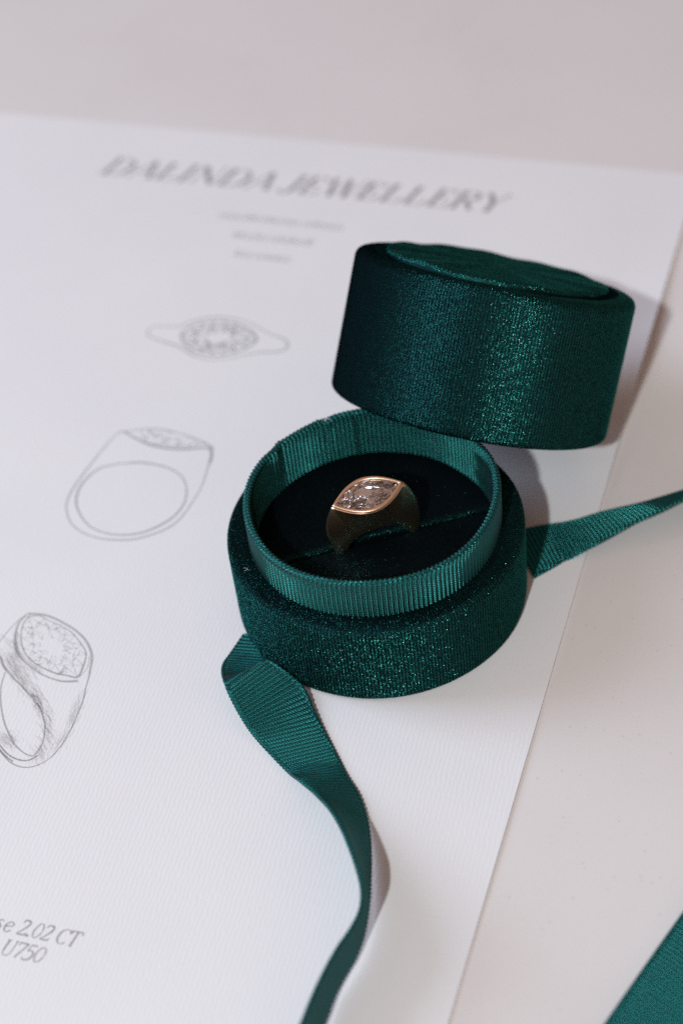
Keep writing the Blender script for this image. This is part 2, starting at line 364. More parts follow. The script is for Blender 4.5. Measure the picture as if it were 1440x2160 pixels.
def facets(a, b, c, P, w_, seed):       # the cut of the drawn stone: table outline, star and girdle facets, a few dark flecks
    r = random.Random(seed); P = np.asarray(P); ctr = P.mean(0); n = 16; idx = [int(i*(len(P)-1)/n) for i in range(n)]
    G_ = P[idx]; I = [ctr+(P[(idx[i]+idx[(i+1) % n] + (len(P)-1 if i == n-1 else 0))//2 % len(P)]-ctr)*r.uniform(.60, .74) for i in range(n)]
    J = [ctr+(g-ctr)*r.uniform(.30, .42) for g in G_]
    seg = lambda k_, p, q, w2: k_.stroke([p, p*.6+q*.4+np.array([r.uniform(-.08, .08), r.uniform(-.08, .08)]), q], [w2, w2*.8, w2*.3])
    for i in range(n):
        j = (i+1) % n
        seg(c, G_[i], I[i], w_*1.2); seg(c, I[i], G_[j], w_*1.2); seg(c, I[i], I[j], w_)
        if i % 2 == 0: seg(a, J[i], I[i], w_*.8); seg(c, J[i], J[j], w_)
        else: seg(c, J[i], I[i-1], w_*.8)
    scale = np.linalg.norm(P-ctr, axis=1).mean()
    for _ in range(52):
        t = r.randrange(len(P)); q = r.uniform(.45, .93); p = ctr+(P[t]-ctr)*q; d = ctr-P[(t+5) % len(P)]; d = d/np.linalg.norm(d)*scale*r.uniform(.08, .24)
        if r.random() < .5: d = np.array([-d[1], d[0]])
        b.stroke([p, p+d*.5+np.array([.03, .02])*scale, p+d], [w_*.4, w_*r.uniform(1.2, 2.2), w_*.3])
def sketch2():
    a, b, c = Ink(.02), Ink(.024), Ink(.028); A = (100, 640, 2.667)
    P = tr([(395, 730), (350, 775), (270, 870), (200, 960), (140, 1050), (110, 1120), (110, 1180), (135, 1240), (200, 1290), (290, 1320), (400, 1332), (500, 1325), (620, 1290), (700, 1250), (760, 1195), (820, 1110), (870, 1020), (900, 930), (920, 860), (928, 810), (880, 785)], *A)
    a.stroke(jit(P, .03), wl(len(P), .28, .42))
    H = tr([(455, 898), (380, 905), (290, 930), (220, 985), (175, 1050), (162, 1120), (185, 1190), (240, 1255), (320, 1290), (420, 1303), (530, 1290), (640, 1245), (720, 1190), (770, 1120), (783, 1050), (760, 980), (690, 930), (600, 905), (520, 895), (455, 898)], *A)
    a.stroke(H, wl(len(H), .30, .5)); c.stroke(jit(H, .06), .2)
    f = tr([(395, 730), (430, 722), (480, 750), (560, 790), (640, 810), (740, 820), (840, 815), (928, 810)], *A); b.stroke(f, wl(len(f), .35, .6))
    g = tr([(430, 722), (520, 768), (600, 792), (740, 803), (830, 798), (890, 788)], *A); a.stroke(g, .25)
    k = tr([(430, 722), (520, 710), (620, 705), (720, 725), (820, 755), (890, 785)], *A); a.stroke(k, .3)
    scribble(a, list(map(tuple, np.vstack([g, k[::-1]]))), 40, .6, 1.8, .25, 5)
    r = tr([(905, 815), (925, 850), (915, 900)], *A); b.stroke(r, .4)
    a.build('ring_front_sketch', MPEN, 'pencil front view of the ring showing its round opening'); b.build('ring_front_sketch_accent', MPEN2); c.build('ring_front_sketch_faint', MPEN3)
def sketch1():
    a, b = Ink(.02), Ink(.024); A = (100, 640, 2.667)
    P = tr([(570, 150), (600, 130), (680, 128), (740, 130), (800, 105), (880, 85), (980, 78), (1080, 92), (1160, 120), (1240, 165), (1320, 195), (1350, 220), (1345, 250), (1300, 270), (1200, 275), (1100, 290), (1000, 312), (920, 315), (840, 300), (770, 260), (720, 235), (640, 210), (575, 185), (562, 165), (570, 150)], *A)
    a.stroke(P, wl(len(P), .3, .5))
    Q = tr([(735, 170), (800, 120), (900, 98), (1000, 95), (1100, 120), (1170, 160), (1195, 205), (1150, 245), (1080, 275), (980, 300), (890, 295), (810, 270), (750, 220), (735, 170)], *A)
    qc = Q.mean(0); Q = qc+(Q-qc)*.92
    b.stroke(Q, wl(len(Q), .3, .55)); facets(a, b, a, Q, .30, 18)
    a.build('ring_top_sketch', MPEN, 'pencil top view of the ring with its pointed stone'); b.build('ring_top_sketch_accent', MPEN2)
def sketch3():
    a, b, c = Ink(.02), Ink(.024), Ink(.028); A = (0, 1240, 4.8)
    o = tr([(285, 262), (400, 268), (500, 290), (620, 345), (740, 415), (830, 490), (890, 570), (925, 660), (930, 740), (915, 820), (900, 900), (870, 1010), (840, 1140), (790, 1270), (740, 1390), (670, 1520), (590, 1640), (500, 1730), (400, 1790), (290, 1820), (190, 1810), (100, 1765), (30, 1690), (-40, 1600)], *A)
    a.stroke(o, np.interp(np.linspace(0, 1, len(o)), [0, .2, .35, .45, .75, 1], [.5, .42, .5, .28, .2, .34]))
    l = tr([(285, 262), (200, 320), (100, 420), (0, 540), (-60, 640)], *A); a.stroke(l, .22)
    e = tr([(272, 270), (190, 360), (160, 460), (155, 570), (175, 650), (230, 730), (320, 810), (430, 880), (540, 925), (650, 950), (790, 945)], *A)
    a.stroke(e, np.interp(np.linspace(0, 1, len(e)), [0, .35, .55, .85, 1], [.3, .6, .25, .35, .6]))
    st = tr([(290, 290), (235, 370), (215, 460), (220, 570), (265, 680), (350, 760), (450, 820), (560, 865), (680, 890), (785, 905), (840, 800), (870, 700), (860, 630), (800, 540), (720, 450), (620, 390), (500, 335), (400, 285), (290, 290)], *A)
    b.stroke(st, np.interp(np.linspace(0, 1, len(st)), [0, .1, .45, .52, .6, .9, 1], [.3, .22, .32, .42, .25, .16, .3]))
    poly = list(map(tuple, st)); facets(a, b, a, st, .11, 22)
    q = tr([(790, 908), (845, 865), (893, 785), (905, 690)], *A); a.stroke(q, .15)
    h = tr([(60, 830), (150, 930), (240, 1020), (330, 1120), (400, 1220), (440, 1320), (455, 1420), (440, 1540), (400, 1630), (340, 1700), (270, 1690), (200, 1640), (130, 1560), (80, 1460), (40, 1350), (15, 1230), (5, 1100), (15, 980), (55, 850)], *A)
    a.stroke(h, np.interp(np.linspace(0, 1, len(h)), [0, .3, .5, .7, 1], [.42, .3, .25, .35, .25]))
    for pts, w_ in (([(-10, 690), (10, 720), (30, 780), (62, 832)], .5), ([(-20, 1575), (60, 1670), (130, 1720), (220, 1750), (300, 1745), (380, 1700)], .34), ([(-30, 1610), (50, 1700), (130, 1762)], .3)):
        p = tr(pts, *A); b.stroke(p, w_)
    r = random.Random(4)
    def hatch(ink, path, wd, n, ln, ang, w_):
        P = tr(path, *A, n=60)
        for _ in range(n):
            c0 = P[r.randrange(60)] + np.array([r.gauss(0, wd), r.gauss(0, wd)]); t = ang+r.gauss(0, .18); l_ = ln*(.5+r.random())
            d = np.array([math.cos(t), math.sin(t)])*l_; ink.stroke([c0-d/2, c0, c0+d/2], w_)
    hatch(c, [(110, 700), (200, 900), (340, 1070), (430, 1200), (480, 1330), (490, 1480), (440, 1620), (350, 1740)], .7, 380, 1.9, -1.1, .16)
    hatch(c, [(100, 560), (110, 700), (180, 820), (300, 960)], .95, 170, 1.8, -1.0, .16)
    hatch(a, [(330, 1080), (390, 1170), (430, 1260)], .3, 40, 1.1, -1.1, .10)
    hatch(c, [(0, 1490), (60, 1530), (120, 1580)], .8, 100, 1.5, -1.0, .16)
    hatch(c, [(500, 1700), (620, 1560), (740, 1330), (830, 1060)], .5, 160, 1.8, 1.2, .13)
    hatch(c, [(170, 470), (165, 600), (250, 740), (420, 860)], .35, 150, 1.2, -1.0, .14)
    a.build('ring_perspective_sketch', MPEN, 'shaded pencil view of the ring at the left of the sheet'); b.build('ring_perspective_sketch_accent', MPEN2); c.build('ring_perspective_sketch_shading', MPEN3)
sketch1(); sketch2(); sketch3()

# ------------------------------------------------------------------ velvet pile fibres
def pile(name, P, N_, T, count, parent, ln=.17, wd=.042, lay=.36, seed=3, spread=.105, spread2=.42, up=0., frame=None, mat=None, lift=.02):
    """real cut-pile fibres: thin blades rooted on the surface, leaning along the lay"""
    r = np.random.default_rng(seed); i = r.integers(0, len(P), count) if len(P) != count else np.arange(count)
    p = P[i]; n = N_[i]; t = T[i]
    f = n - lay*t + up*np.cross(n, t) + t*r.normal(0, 1, (count, 1))*spread + np.cross(t, n)*r.normal(0, 1, (count, 1))*spread2; f /= np.linalg.norm(f, axis=1)[:, None]   # the glossy flank of each fibre
    d = np.cross(f, t+r.normal(0, 1, (count, 3))*.45); d /= np.linalg.norm(d, axis=1)[:, None]; d *= np.sign((d*n).sum(1))[:, None]
    d = d + n*.035
    l_ = ln*r.uniform(.5, 1.25, (count, 1)); side = np.cross(d, f); side /= np.linalg.norm(side, axis=1)[:, None]+1e-9
    w_ = wd*r.uniform(.6, 1.3, (count, 1)); base = p + n*lift
    V = np.empty((count, 3, 3)); V[:, 0] = base-side*w_/2; V[:, 1] = base+side*w_/2; V[:, 2] = base+d*l_
    V = V.reshape(-1, 3)
    if frame is not None: V = frame(V)
    F = np.arange(count*3).reshape(-1, 3)
    me = bpy.data.meshes.new(name); me.vertices.add(len(V)); me.vertices.foreach_set('co', ((V-PORG)*U).astype(np.float32).ravel())
    me.loops.add(count*3); me.loops.foreach_set('vertex_index', F.astype(np.int32).ravel())
    me.polygons.add(count); me.polygons.foreach_set('loop_start', (np.arange(count)*3).astype(np.int32)); me.update(calc_edges=True)
    me.materials.append(mat or MF); o = bpy.data.objects.new(name, me); o['kind'] = 'stuff'; return link(o, parent)
PORG = np.zeros(3)
def lathe_samples(prof, count, seed=1, wales=277):
    """random points on a lathed profile [(r, z)...] with normals and round-the-axis tangents"""
    r = np.random.default_rng(seed); prof = np.array(prof); d = np.diff(prof, axis=0); l_ = np.linalg.norm(d, axis=1)*(prof[:-1, 0]+prof[1:, 0])
    c = np.cumsum(l_)/l_.sum(); k = np.searchsorted(c, r.random(count)); t = r.random(count)
    q = prof[k]+d[k]*t[:, None]; nn = np.stack([d[k, 1], -d[k, 0]], 1); nn /= np.linalg.norm(nn, axis=1)[:, None]
    a = r.random(count)*2*math.pi; a = (np.round(a*wales/2/math.pi)+r.normal(0, .2, count))*2*math.pi/wales; ca, sa = np.cos(a), np.sin(a)
    P = np.stack([q[:, 0]*ca, q[:, 0]*sa, q[:, 1]], 1); N_ = np.stack([nn[:, 0]*ca, nn[:, 0]*sa, nn[:, 1]], 1); T = np.stack([-sa, ca, 0*a], 1)
    return P, N_, T
def wobbled(P, fn):
    out = P.copy()
    for i, (x, y, z) in enumerate(P.tolist()):
        a = math.atan2(y, x) % (2*math.pi); rr, zz = fn(a, math.hypot(x, y), z); out[i] = (rr*math.cos(a), rr*math.sin(a), zz)
    return out
def lathe(name, prof, seg, mat, parent, wob=None, frame=None, uvs=True):
    prof = catmull_prof(prof); V = []; uv = []; s = np.r_[0, np.cumsum(np.linalg.norm(np.diff(prof, axis=0), axis=1))]
    for i in range(seg+1):
        a = 2*math.pi*i/seg
        for (r_, z), ss in zip(prof, s):
            rr, zz = (r_, z) if wob is None else wob(a, r_, z)
            V.append((rr*math.cos(a), rr*math.sin(a), zz)); uv.append((i/seg, ss/(2*math.pi*26.5)))
    V = np.array(V)
    if frame is not None: V = frame(V)
    return mesh(name, V, grid_faces(seg+1, len(prof)), mat, parent, uv=uv, origin=PORG)
def catmull_prof(p): return np.array(p, dtype=float)
def rnd(c, r_, a0, a1, n=6):      # rounded corner of a profile
    return [(c[0]+r_*math.cos(R(a)), c[1]+r_*math.sin(R(a))) for a in np.linspace(a0, a1, n)]

# ------------------------------------------------------------------ the base of the box
H1, H2, R1, R2 = 17.48, 24.98, 26.35, 22.15
BASE = empty('open_ring_box', (0, 0, PZ), 'round green velvet ring box base with a grosgrain collar and a gold ring inside', 'ring box')
PORG = np.array([0, 0, PZ])
bprof = [(0.01, .35), (24.6, .35)] + rnd((R1-1.0, 1.35), 1.0, -90, 0) + [(R1, z) for z in np.linspace(2, H1-2.1, 12)] + rnd((R1-1.15, H1-1.15), 1.15, 0, 86, 8) + [(23.6, H1+.03), (22.6, H1-.02), (21.6, H1-.15)]
def bw(a, r_, z):
    f = math.sin(3*a+1)*.10+math.sin(7*a)*.05
    top = max(0, (z-H1+4)/4); 
    seam = .22*math.exp(-((math.degrees(math.atan2(math.sin(a), math.cos(a)))+122)/9)**2)*top
    return (r_ + (f*.6 if r_ > 15 else 0) - (seam if r_ > 24 else 0), z + (math.sin(5*a+.6)*.10+math.sin(11*a)*.05)*top*(r_ > 22.8))
lathe('velvet_body', bprof, 360, MVB, BASE, bw)
P, N_, T = lathe_samples(bprof[2:], 300000, 2); P = wobbled(P, bw); pile('velvet_pile', P, N_, T, len(P), BASE, seed=5, lay=.17, up=.30, spread=.26, spread2=.50)

def collar():
    nr = 164; sub = 10; seg = nr*sub; th = .75
    zs = np.r_[np.linspace(14.5, H2-1.1, 9), np.linspace(H2-.95, H2-.1, 6)]
    loop = [('o', z) for z in zs] + [('t', .25), ('t', .5), ('t', .75)] + [('i', z) for z in zs[::-1]]
    V = []; uv = []
    for i in range(seg):
        a = 2*math.pi*i/seg; deg = math.degrees(math.atan2(math.sin(a), math.cos(a)))
        base = R2 + .10*math.sin(2*a+.4)+.07*math.sin(5*a+1)
        kink = lambda c, w_: math.exp(-((deg-c)/w_)**2)
        for k, (s, q) in enumerate(loop):
            z = q if s != 't' else H2
            ph = (i/sub) + .05*math.sin(z*1.3+a*3) - (.30*max(0, (z-(H2-1.0))) if s != 't' else .3)
            rib = abs(math.cos(math.pi*ph))**.9
            up = max(0, (z-15)/10)
            b = base - .55*kink(106, 1.6)*up + .45*kink(110.5, 2.2)*up*(.5+.5*math.sin(z)) - .35*kink(139, 3.0)*up + .3*kink(133, 2.4)*up
            # the sewn seam
            b -= .30*kink(92, .55)
            if s == 'o': r_ = b + .32*rib; 
            elif s == 'i': r_ = b - th - .32*rib
            else: r_ = b - th*q; z = H2 + .12*math.sin(math.pi*q)
            zz = z + (.10*rib + .12*math.sin(4*a+2) - .35*kink(106, 2.0))*(z > H2-2)
            V.append((r_*math.cos(a), r_*math.sin(a), zz+.0)); uv.append((i/sub*.85, z))
    o = mesh('ribbon_collar', V, [tuple(reversed(f)) for f in grid_faces(seg, len(loop), True, False)], MG, BASE, uv=uv, origin=PORG)
    # stitched selvedge: small loops standing along the top edge
    V = []; F = []
    for i in range(nr*2):
        a = 2*math.pi*(i+.5)/(nr*2); c = np.array([math.cos(a), math.sin(a), 0]); t = np.array([-c[1], c[0], 0])
        base = R2 + .10*math.sin(2*a+.4)+.07*math.sin(5*a+1)
        sgn = 1 if i % 2 else -1; b0 = len(V)
        cc = c*(base-.38+sgn*.16) + np.array([0, 0, H2+.10 + .12*math.sin(4*a+2)]); ax = t*.8+c*sgn*.55; ax /= np.linalg.norm(ax); bx = np.cross(ax, [0, 0, 1])
        for u in np.linspace(-1, 1, 5):
            rr = .15*math.sqrt(max(.02, 1-u*u*.95))
            for v in range(6):
                q = v*math.pi/3; V.append(cc + ax*u*.36 + bx*rr*math.cos(q) + np.array([0, 0, rr*math.sin(q)]))
        for u in range(4):
            for v in range(6): F.append((b0+u*6+v, b0+u*6+(v+1) % 6, b0+(u+1)*6+(v+1) % 6, b0+(u+1)*6+v))
    s = mesh('selvedge_stitching', V, F, MG, BASE, uv=np.array(V)[:, :2], origin=PORG); s['kind'] = 'stuff'
collar()

SA = R(10.0); SD = np.array([math.cos(SA), math.sin(SA)]); SN = np.array([-SD[1], SD[0]]); SO = -1.9; CZ = 15.6
def cushion(sign):
    Rc = 21.3; vs = [.12, .14, .22, .4, .75, 1.3, 2.2] + list(np.linspace(3.5, Rc-.4-SO*sign*-1 if False else 30, 26)); V = []; P_ = []; nu = 44
    for v in vs:
        d = SO + sign*v
        if abs(d) > Rc-.05: d = math.copysign(Rc-.05, d)
        half = math.sqrt(max(.001, Rc*Rc-d*d))
        for u in np.linspace(-half, half, nu):
            xy = SD*u + SN*d; rr = math.hypot(*xy)
            z = CZ - .5*max(0, (rr-17)/4.3)**2 + .12*math.sin(xy[0]*.35+1)*math.sin(xy[1]*.3)
            z -= {.12: 5.0, .14: 1.2, .22: .55, .4: .22, .75: .06}.get(v, 0)
            # the pads are pushed apart a little where the band sits
            if v < 1.4: 
                g = math.exp(-(u/7.0)**2); xy = xy + SN*sign*(.75*g)*(1-v/1.4 if v < 1.4 else 0)
            V.append((*xy, z))
    F = grid_faces(len(vs), nu); 
    if sign > 0: F = [tuple(reversed(f)) for f in F]
    o = mesh('cushion_half', V, F, MVC, BASE, uv=np.array(V)[:, :2]*.01, origin=PORG)
    # fibres, denser on the rounded lip of the slot
    A = np.array(V).reshape(len(vs), nu, 3); r = np.random.default_rng(11+sign); n = 26000
    k = np.where(r.random(n) < .22, r.integers(1, 5, n), r.integers(5, len(vs)-2, n)); j = r.integers(0, nu-1, n); a, b = r.random(n)[:, None], r.random(n)[:, None]
    p = (A[k, j]*(1-a)+A[k+1, j]*a)*(1-b)+(A[k, j+1]*(1-a)+A[k+1, j+1]*a)*b
    nn = np.cross(A[k+1, j]-A[k, j], A[k, j+1]-A[k, j]); ln_ = np.linalg.norm(nn, axis=1)[:, None]; ok = (ln_[:, 0] > 1e-6); p, nn, ln_ = p[ok], nn[ok], ln_[ok]
    nn /= ln_; nn *= np.sign(nn[:, 2:3]+1e-9); t = np.tile(np.array([[SD[0], SD[1], 0]]), (len(p), 1))
    pile('velvet_pile', p, nn, t, len(p), BASE, ln=.2, lay=.0, spread=.2, spread2=.2, seed=20+sign, mat=MFC)
cushion(1); cushion(-1)
# a pale thread of lint on the velvet rim
def lint(p, pts, name='lint_thread'):
    V = []; F = []
    Q = catmull(np.array(pts, dtype=float), 14)
    for i, q in enumerate(Q):
        for k in range(4): V.append(np.array(p)+q+.035*np.array([math.cos(k*1.57), 0, math.sin(k*1.57)]))
    for i in range(len(Q)-1):
        for k in range(4): F.append((i*4+k, i*4+(k+1) % 4, (i+1)*4+(k+1) % 4, (i+1)*4+k))
    o = mesh(name, np.array(V), F, MLINT, None, origin=p)
    o['label'] = 'tiny pale lint thread on the velvet rim left of the ribbon collar'; o['category'] = 'lint'
q_ = unproj(520, 1203, H1+PZ+.25); lint(q_, [(-.5, .6, 0), (-.1, .35, .25), (.3, 0, .05), (0, -.1, .2), (-.35, -.15, .05)])

# ------------------------------------------------------------------ the lid
LQ = np.array([20.68, 29.9, 14.05]); LT, LP, LH, LR = 0.5657, 0.973, 27.2, 20.8
LA = np.array([math.sin(LT)*math.cos(LP), math.sin(LT)*math.sin(LP), math.cos(LT)])
LU = np.cross(LA, [0, 0, 1.]); LU /= np.linalg.norm(LU); LV = np.cross(LA, LU)
LZ = PZ+.12
def lidf(V):
    V = np.asarray(V); return LQ + np.array([0, 0, LZ]) + V[:, :1]*LU + V[:, 1:2]*LV + V[:, 2:3]*LA
LM = Matrix(((LU[0], LV[0], LA[0], LQ[0]*U), (LU[1], LV[1], LA[1], LQ[1]*U), (LU[2], LV[2], LA[2], (LQ[2]+LZ)*U), (0, 0, 0, 1)))
LID = empty('round_box_lid', (0, 0, 0), 'tall round green velvet ring box lid leaning tilted back against the open base', 'lid')
LID.matrix_world = LM
PORG = np.zeros(3)
RL = 26.35
lprof = [(22.7, 24.5), (22.7, .7)] + rnd((23.4, .7), .7, 180, 270, 5) + rnd((RL-1.2, 1.2), 1.2, -90, 0, 7) + [(RL, z) for z in np.linspace(2, LH-2.6, 14)] + rnd((RL-1.9, LH-2.1), 1.9, 0, 80, 9) + [(23.0, LH-.12), (21.5, LH-.25), (19.5, LH-.4), (5, LH-.4), (.01, LH-.4)]
def lw(a, r_, z):
    f = .10*math.sin(2*a+2)+.06*math.sin(5*a); return (r_+(f if r_ > 10 else 0), z+(.12*math.sin(4*a)+.06*math.sin(9*a))*(z > LH-3)*(r_ > 12))
lathe('velvet_body', lprof, 360, MVL, LID, lw)
P, N_, T = lathe_samples(lprof[1:-4], 480000, 4); P = wobbled(P, lw); pile('velvet_pile', P, N_, T, len(P), LID, seed=8)
lathe('lid_lining', [(.01, 23.6), (22.6, 23.6)], 64, MVT, LID)
def rad(a, k): 
    d = math.degrees(a) % 360
    return LR + .12*math.sin(3*a) + .18*math.sin(8*a+1)*.6
dprof = [(LR, LH-.6), (LR+.05, LH+.1)] + rnd((LR-.4, LH+.4), .4, 0, 90, 5) + [(r_, LH+.8+.18*math.cos(r_/LR*1.5)) for r_ in (18.5, 16, 12, 8, 4, .01)]
def dw(a, r_, z):
    k = r_/LR; return (r_+(.12*math.sin(3*a)+.10*math.sin(8*a+1))*k, z+(.15*math.sin(6*a+.5)+.10*math.sin(13*a))*k*(z > LH-.2))
lathe('top_disc', dprof, 240, MVT, LID, dw)
P, N_, T = lathe_samples(dprof[1:], 110000, 6, 9999); P = wobbled(P, dw); pile('disc_pile', P, N_, T, len(P), LID, seed=9, ln=.2, lay=.05, spread=.30, spread2=.30, mat=MFD, lift=.05)

# ------------------------------------------------------------------ the ring
RA = R(12.5); RX = np.array([math.cos(RA), math.sin(RA), 0]); RYv = np.array([-math.sin(RA), math.cos(RA), 0]); RZ = np.array([0, 0, 1.])
tl = R(-5); RY2 = math.cos(tl)*RYv+math.sin(tl)*RZ*-1; RZ2 = np.cross(RX, RY2); _k = R(4.5); RX, RZ2 = math.cos(_k)*RX+math.sin(_k)*RZ2, math.cos(_k)*RZ2-math.sin(_k)*RX
RC = np.array([0.0, -1.25, 14.9+PZ]); TOPH = 11.75; TIP = 6.5; MW = 4.0; RI = 6.05
def ringf(V):
    V = np.asarray(V, dtype=float); return RC + V[:, :1]*RX + V[:, 1:2]*RY2 + V[:, 2:3]*RZ2
RING = empty('ring', RC, 'rose gold signet ring with a marquise diamond standing in the box cushion slot', 'ring')
def marq(x, L_, w_): return w_*(1-(abs(x)/L_)**1.9) if abs(x) < L_ else 0.
def band():
    nA = 220; V = []; cols = []
    for i in range(nA):
        th = 2*math.pi*i/nA              # 0 = top
        sx, cz = math.sin(th), math.cos(th)
        # outer contour as a function of the angle: flat top plane then taper to the band
        tipang = math.atan2(TIP, TOPH)
        ta = abs(math.atan2(sx, cz))
        if ta <= tipang: ro = TOPH/math.cos(ta); wo = marq(ro*math.sin(ta), TIP, MW)+.10
        else:
            q = (ta-tipang)/(math.pi-tipang); e = min(1, (ta-tipang)/(math.pi/2-tipang))
            r_tip = math.hypot(TIP, TOPH); ro = r_tip+(7.75-r_tip)*(1-(1-e)**1.6); wo = .12+1.05*min(1, e*1.3)**.8
        wi = 1.35 + 1.0*math.exp(-(ta/.75)**2)
        m_ = max(wi, wo)
        inn = np.array([sx*RI, cz*RI-1.2])
        out_ = np.array([sx*ro, cz*ro])
        sec = []
        # from inner edge (+y) over the side face to the top, and mirrored
        for t in (0, .06, .3, .55, .78, .93, 1.0):
            p = inn+(out_-inn)*t
            w_ = wi+(wo-wi)*t**1.5 + .62*math.sin(math.pi*t**.8)*(1 if ta < 1.2 else .45) 
            if t == 0: w_ -= .12
            if t == 1.0: w_ -= .10; 
            sec.append((p[0], max(.04, w_), p[1]))
        if ta <= tipang:
            fr = (.80, .6, .3)
        else: fr = (.6, .2, 0)
        mid = [(out_[0], sec[-1][1]*f, out_[1] - ({.8: 1.2, .6: 3.0, .3: 3.7}[f]*min(1, wo/2.2) if ta <= tipang else 0)) for f in fr]
        full = sec+mid+[(x, -y, z) for x, y, z in (mid[::-1] if fr[-1] else mid[:-1][::-1])]+[(x, -y, z) for x, y, z in sec[::-1]]
        full += [(inn[0], wi*f, inn[1]) for f in (-.5, 0, .5)]
        cols.append(full)
    m_ = min(len(c) for c in cols)
    mx_ = max(len(c) for c in cols)
    for c in cols:
        while len(c) < mx_: c.insert(10, c[10])
        V += c
    return mesh('band', ringf(V), grid_faces(nA, mx_, True, True), MBAND, RING, origin=RC)
band()
def outline(L_, w_, n=40):
    x = np.linspace(-L_, L_, n); y = np.array([marq(v, L_, w_) for v in x])
    return np.vstack([np.stack([x, -y], 1), np.stack([x[::-1], y[::-1]], 1)[1:-1]])
def bezel():
    O = outline(TIP-.02, MW); n = len(O); rings_ = []
    for s, dz in ((1.0, -.55), (1.005, -.05), (.985, .16), (.955, .24), (.90, .24), (.865, .18), (.85, .0), (.84, -.9)):
        sx = s if s > .95 else s; q = O.copy(); q[:, 0] *= 1-(1-s)*.75; q[:, 1] *= 1-(1-s)*1.25
        rings_.append(np.column_stack([q, np.full(n, TOPH+dz)]))
    V = np.vstack(rings_); F = grid_faces(len(rings_), n, False, True)
    return mesh('bezel', ringf(V), [tuple(reversed(f)) for f in F], MGOLD, RING, origin=RC)
bezel()
def cup():
    O = outline((TIP)*.9, MW*.81); n = len(O); V = []
    for s, dz in ((1, -.2), (.8, -2.0), (.35, -3.3), (.02, -3.5)): V += [(*(p*s), TOPH+dz) for p in O]
    return mesh('bezel_seat', ringf(V), grid_faces(4, n, False, True), simple_mat('polished_seat', (.96, .93, .92), .15, 1.), RING, origin=RC)
cup()
def stone():
    L_, w_ = TIP*.885, MW*.80; n = 14
    def ringp(s, z, k, ph=0., sxy=(1, 1)):
        P = []
        for i in range(k):
            a = 2*math.pi*(i+ph)/k; x = L_*math.cos(a)*s; ay = abs(math.sin(a))
            # marquise radial form
            xx = math.cos(a); y = w_*(1-abs(xx)**1.9)*np.sign(math.sin(a)) if abs(math.sin(a)) > 1e-6 else 0
            P.append((x*sxy[0], y*s*sxy[1], TOPH+z))
        return P
    g = .12
    rr_ = random.Random(3)
    def jg(P, q): return [(x+rr_.uniform(-q, q), y+rr_.uniform(-q, q)*.6, z+rr_.uniform(-q, q)*.4) for x, y, z in P]
    rows = [jg(ringp(.40, .50, n), .02), jg(ringp(.76, .30, n, .5), .08), ringp(1.0, g-.12, n), ringp(1.0, g-.22, n), jg(ringp(.62, -1.2, n, .5), .12), jg(ringp(.28, -2.25, n), .10)]
    V = [v for r_ in rows for v in r_]; F = [tuple(range(n))[::1]]
    def band_(a, b, pa, pb):
        for i in range(n):
            i2 = (i+1) % n
            if pa == pb: F.append((a*n+i, b*n+i, b*n+i2, a*n+i2))
            elif pb > pa: F.append((a*n+i, b*n+i, a*n+i2)); F.append((a*n+i2, b*n+i, b*n+i2))
            else: F.append((a*n+i, b*n+i, b*n+i2)); F.append((a*n+i, b*n+i2, a*n+i2))
    band_(0, 1, 0, .5); band_(1, 2, .5, 0); band_(2, 3, 0, 0); band_(3, 4, 0, .5); band_(4, 5, .5, 0)
    c = len(V); V.append((0, 0, TOPH-3.0))
    for i in range(n): F.append((5*n+i, c, 5*n+(i+1) % n))
    o = mesh('marquise_stone', ringf(V), F, diamond_mat(), RING, smooth=False, origin=RC)
    import bmesh
    bm = bmesh.new(); bm.from_mesh(o.data); bmesh.ops.recalc_face_normals(bm, faces=bm.faces); bm.to_mesh(o.data); bm.free(); return o
stone()

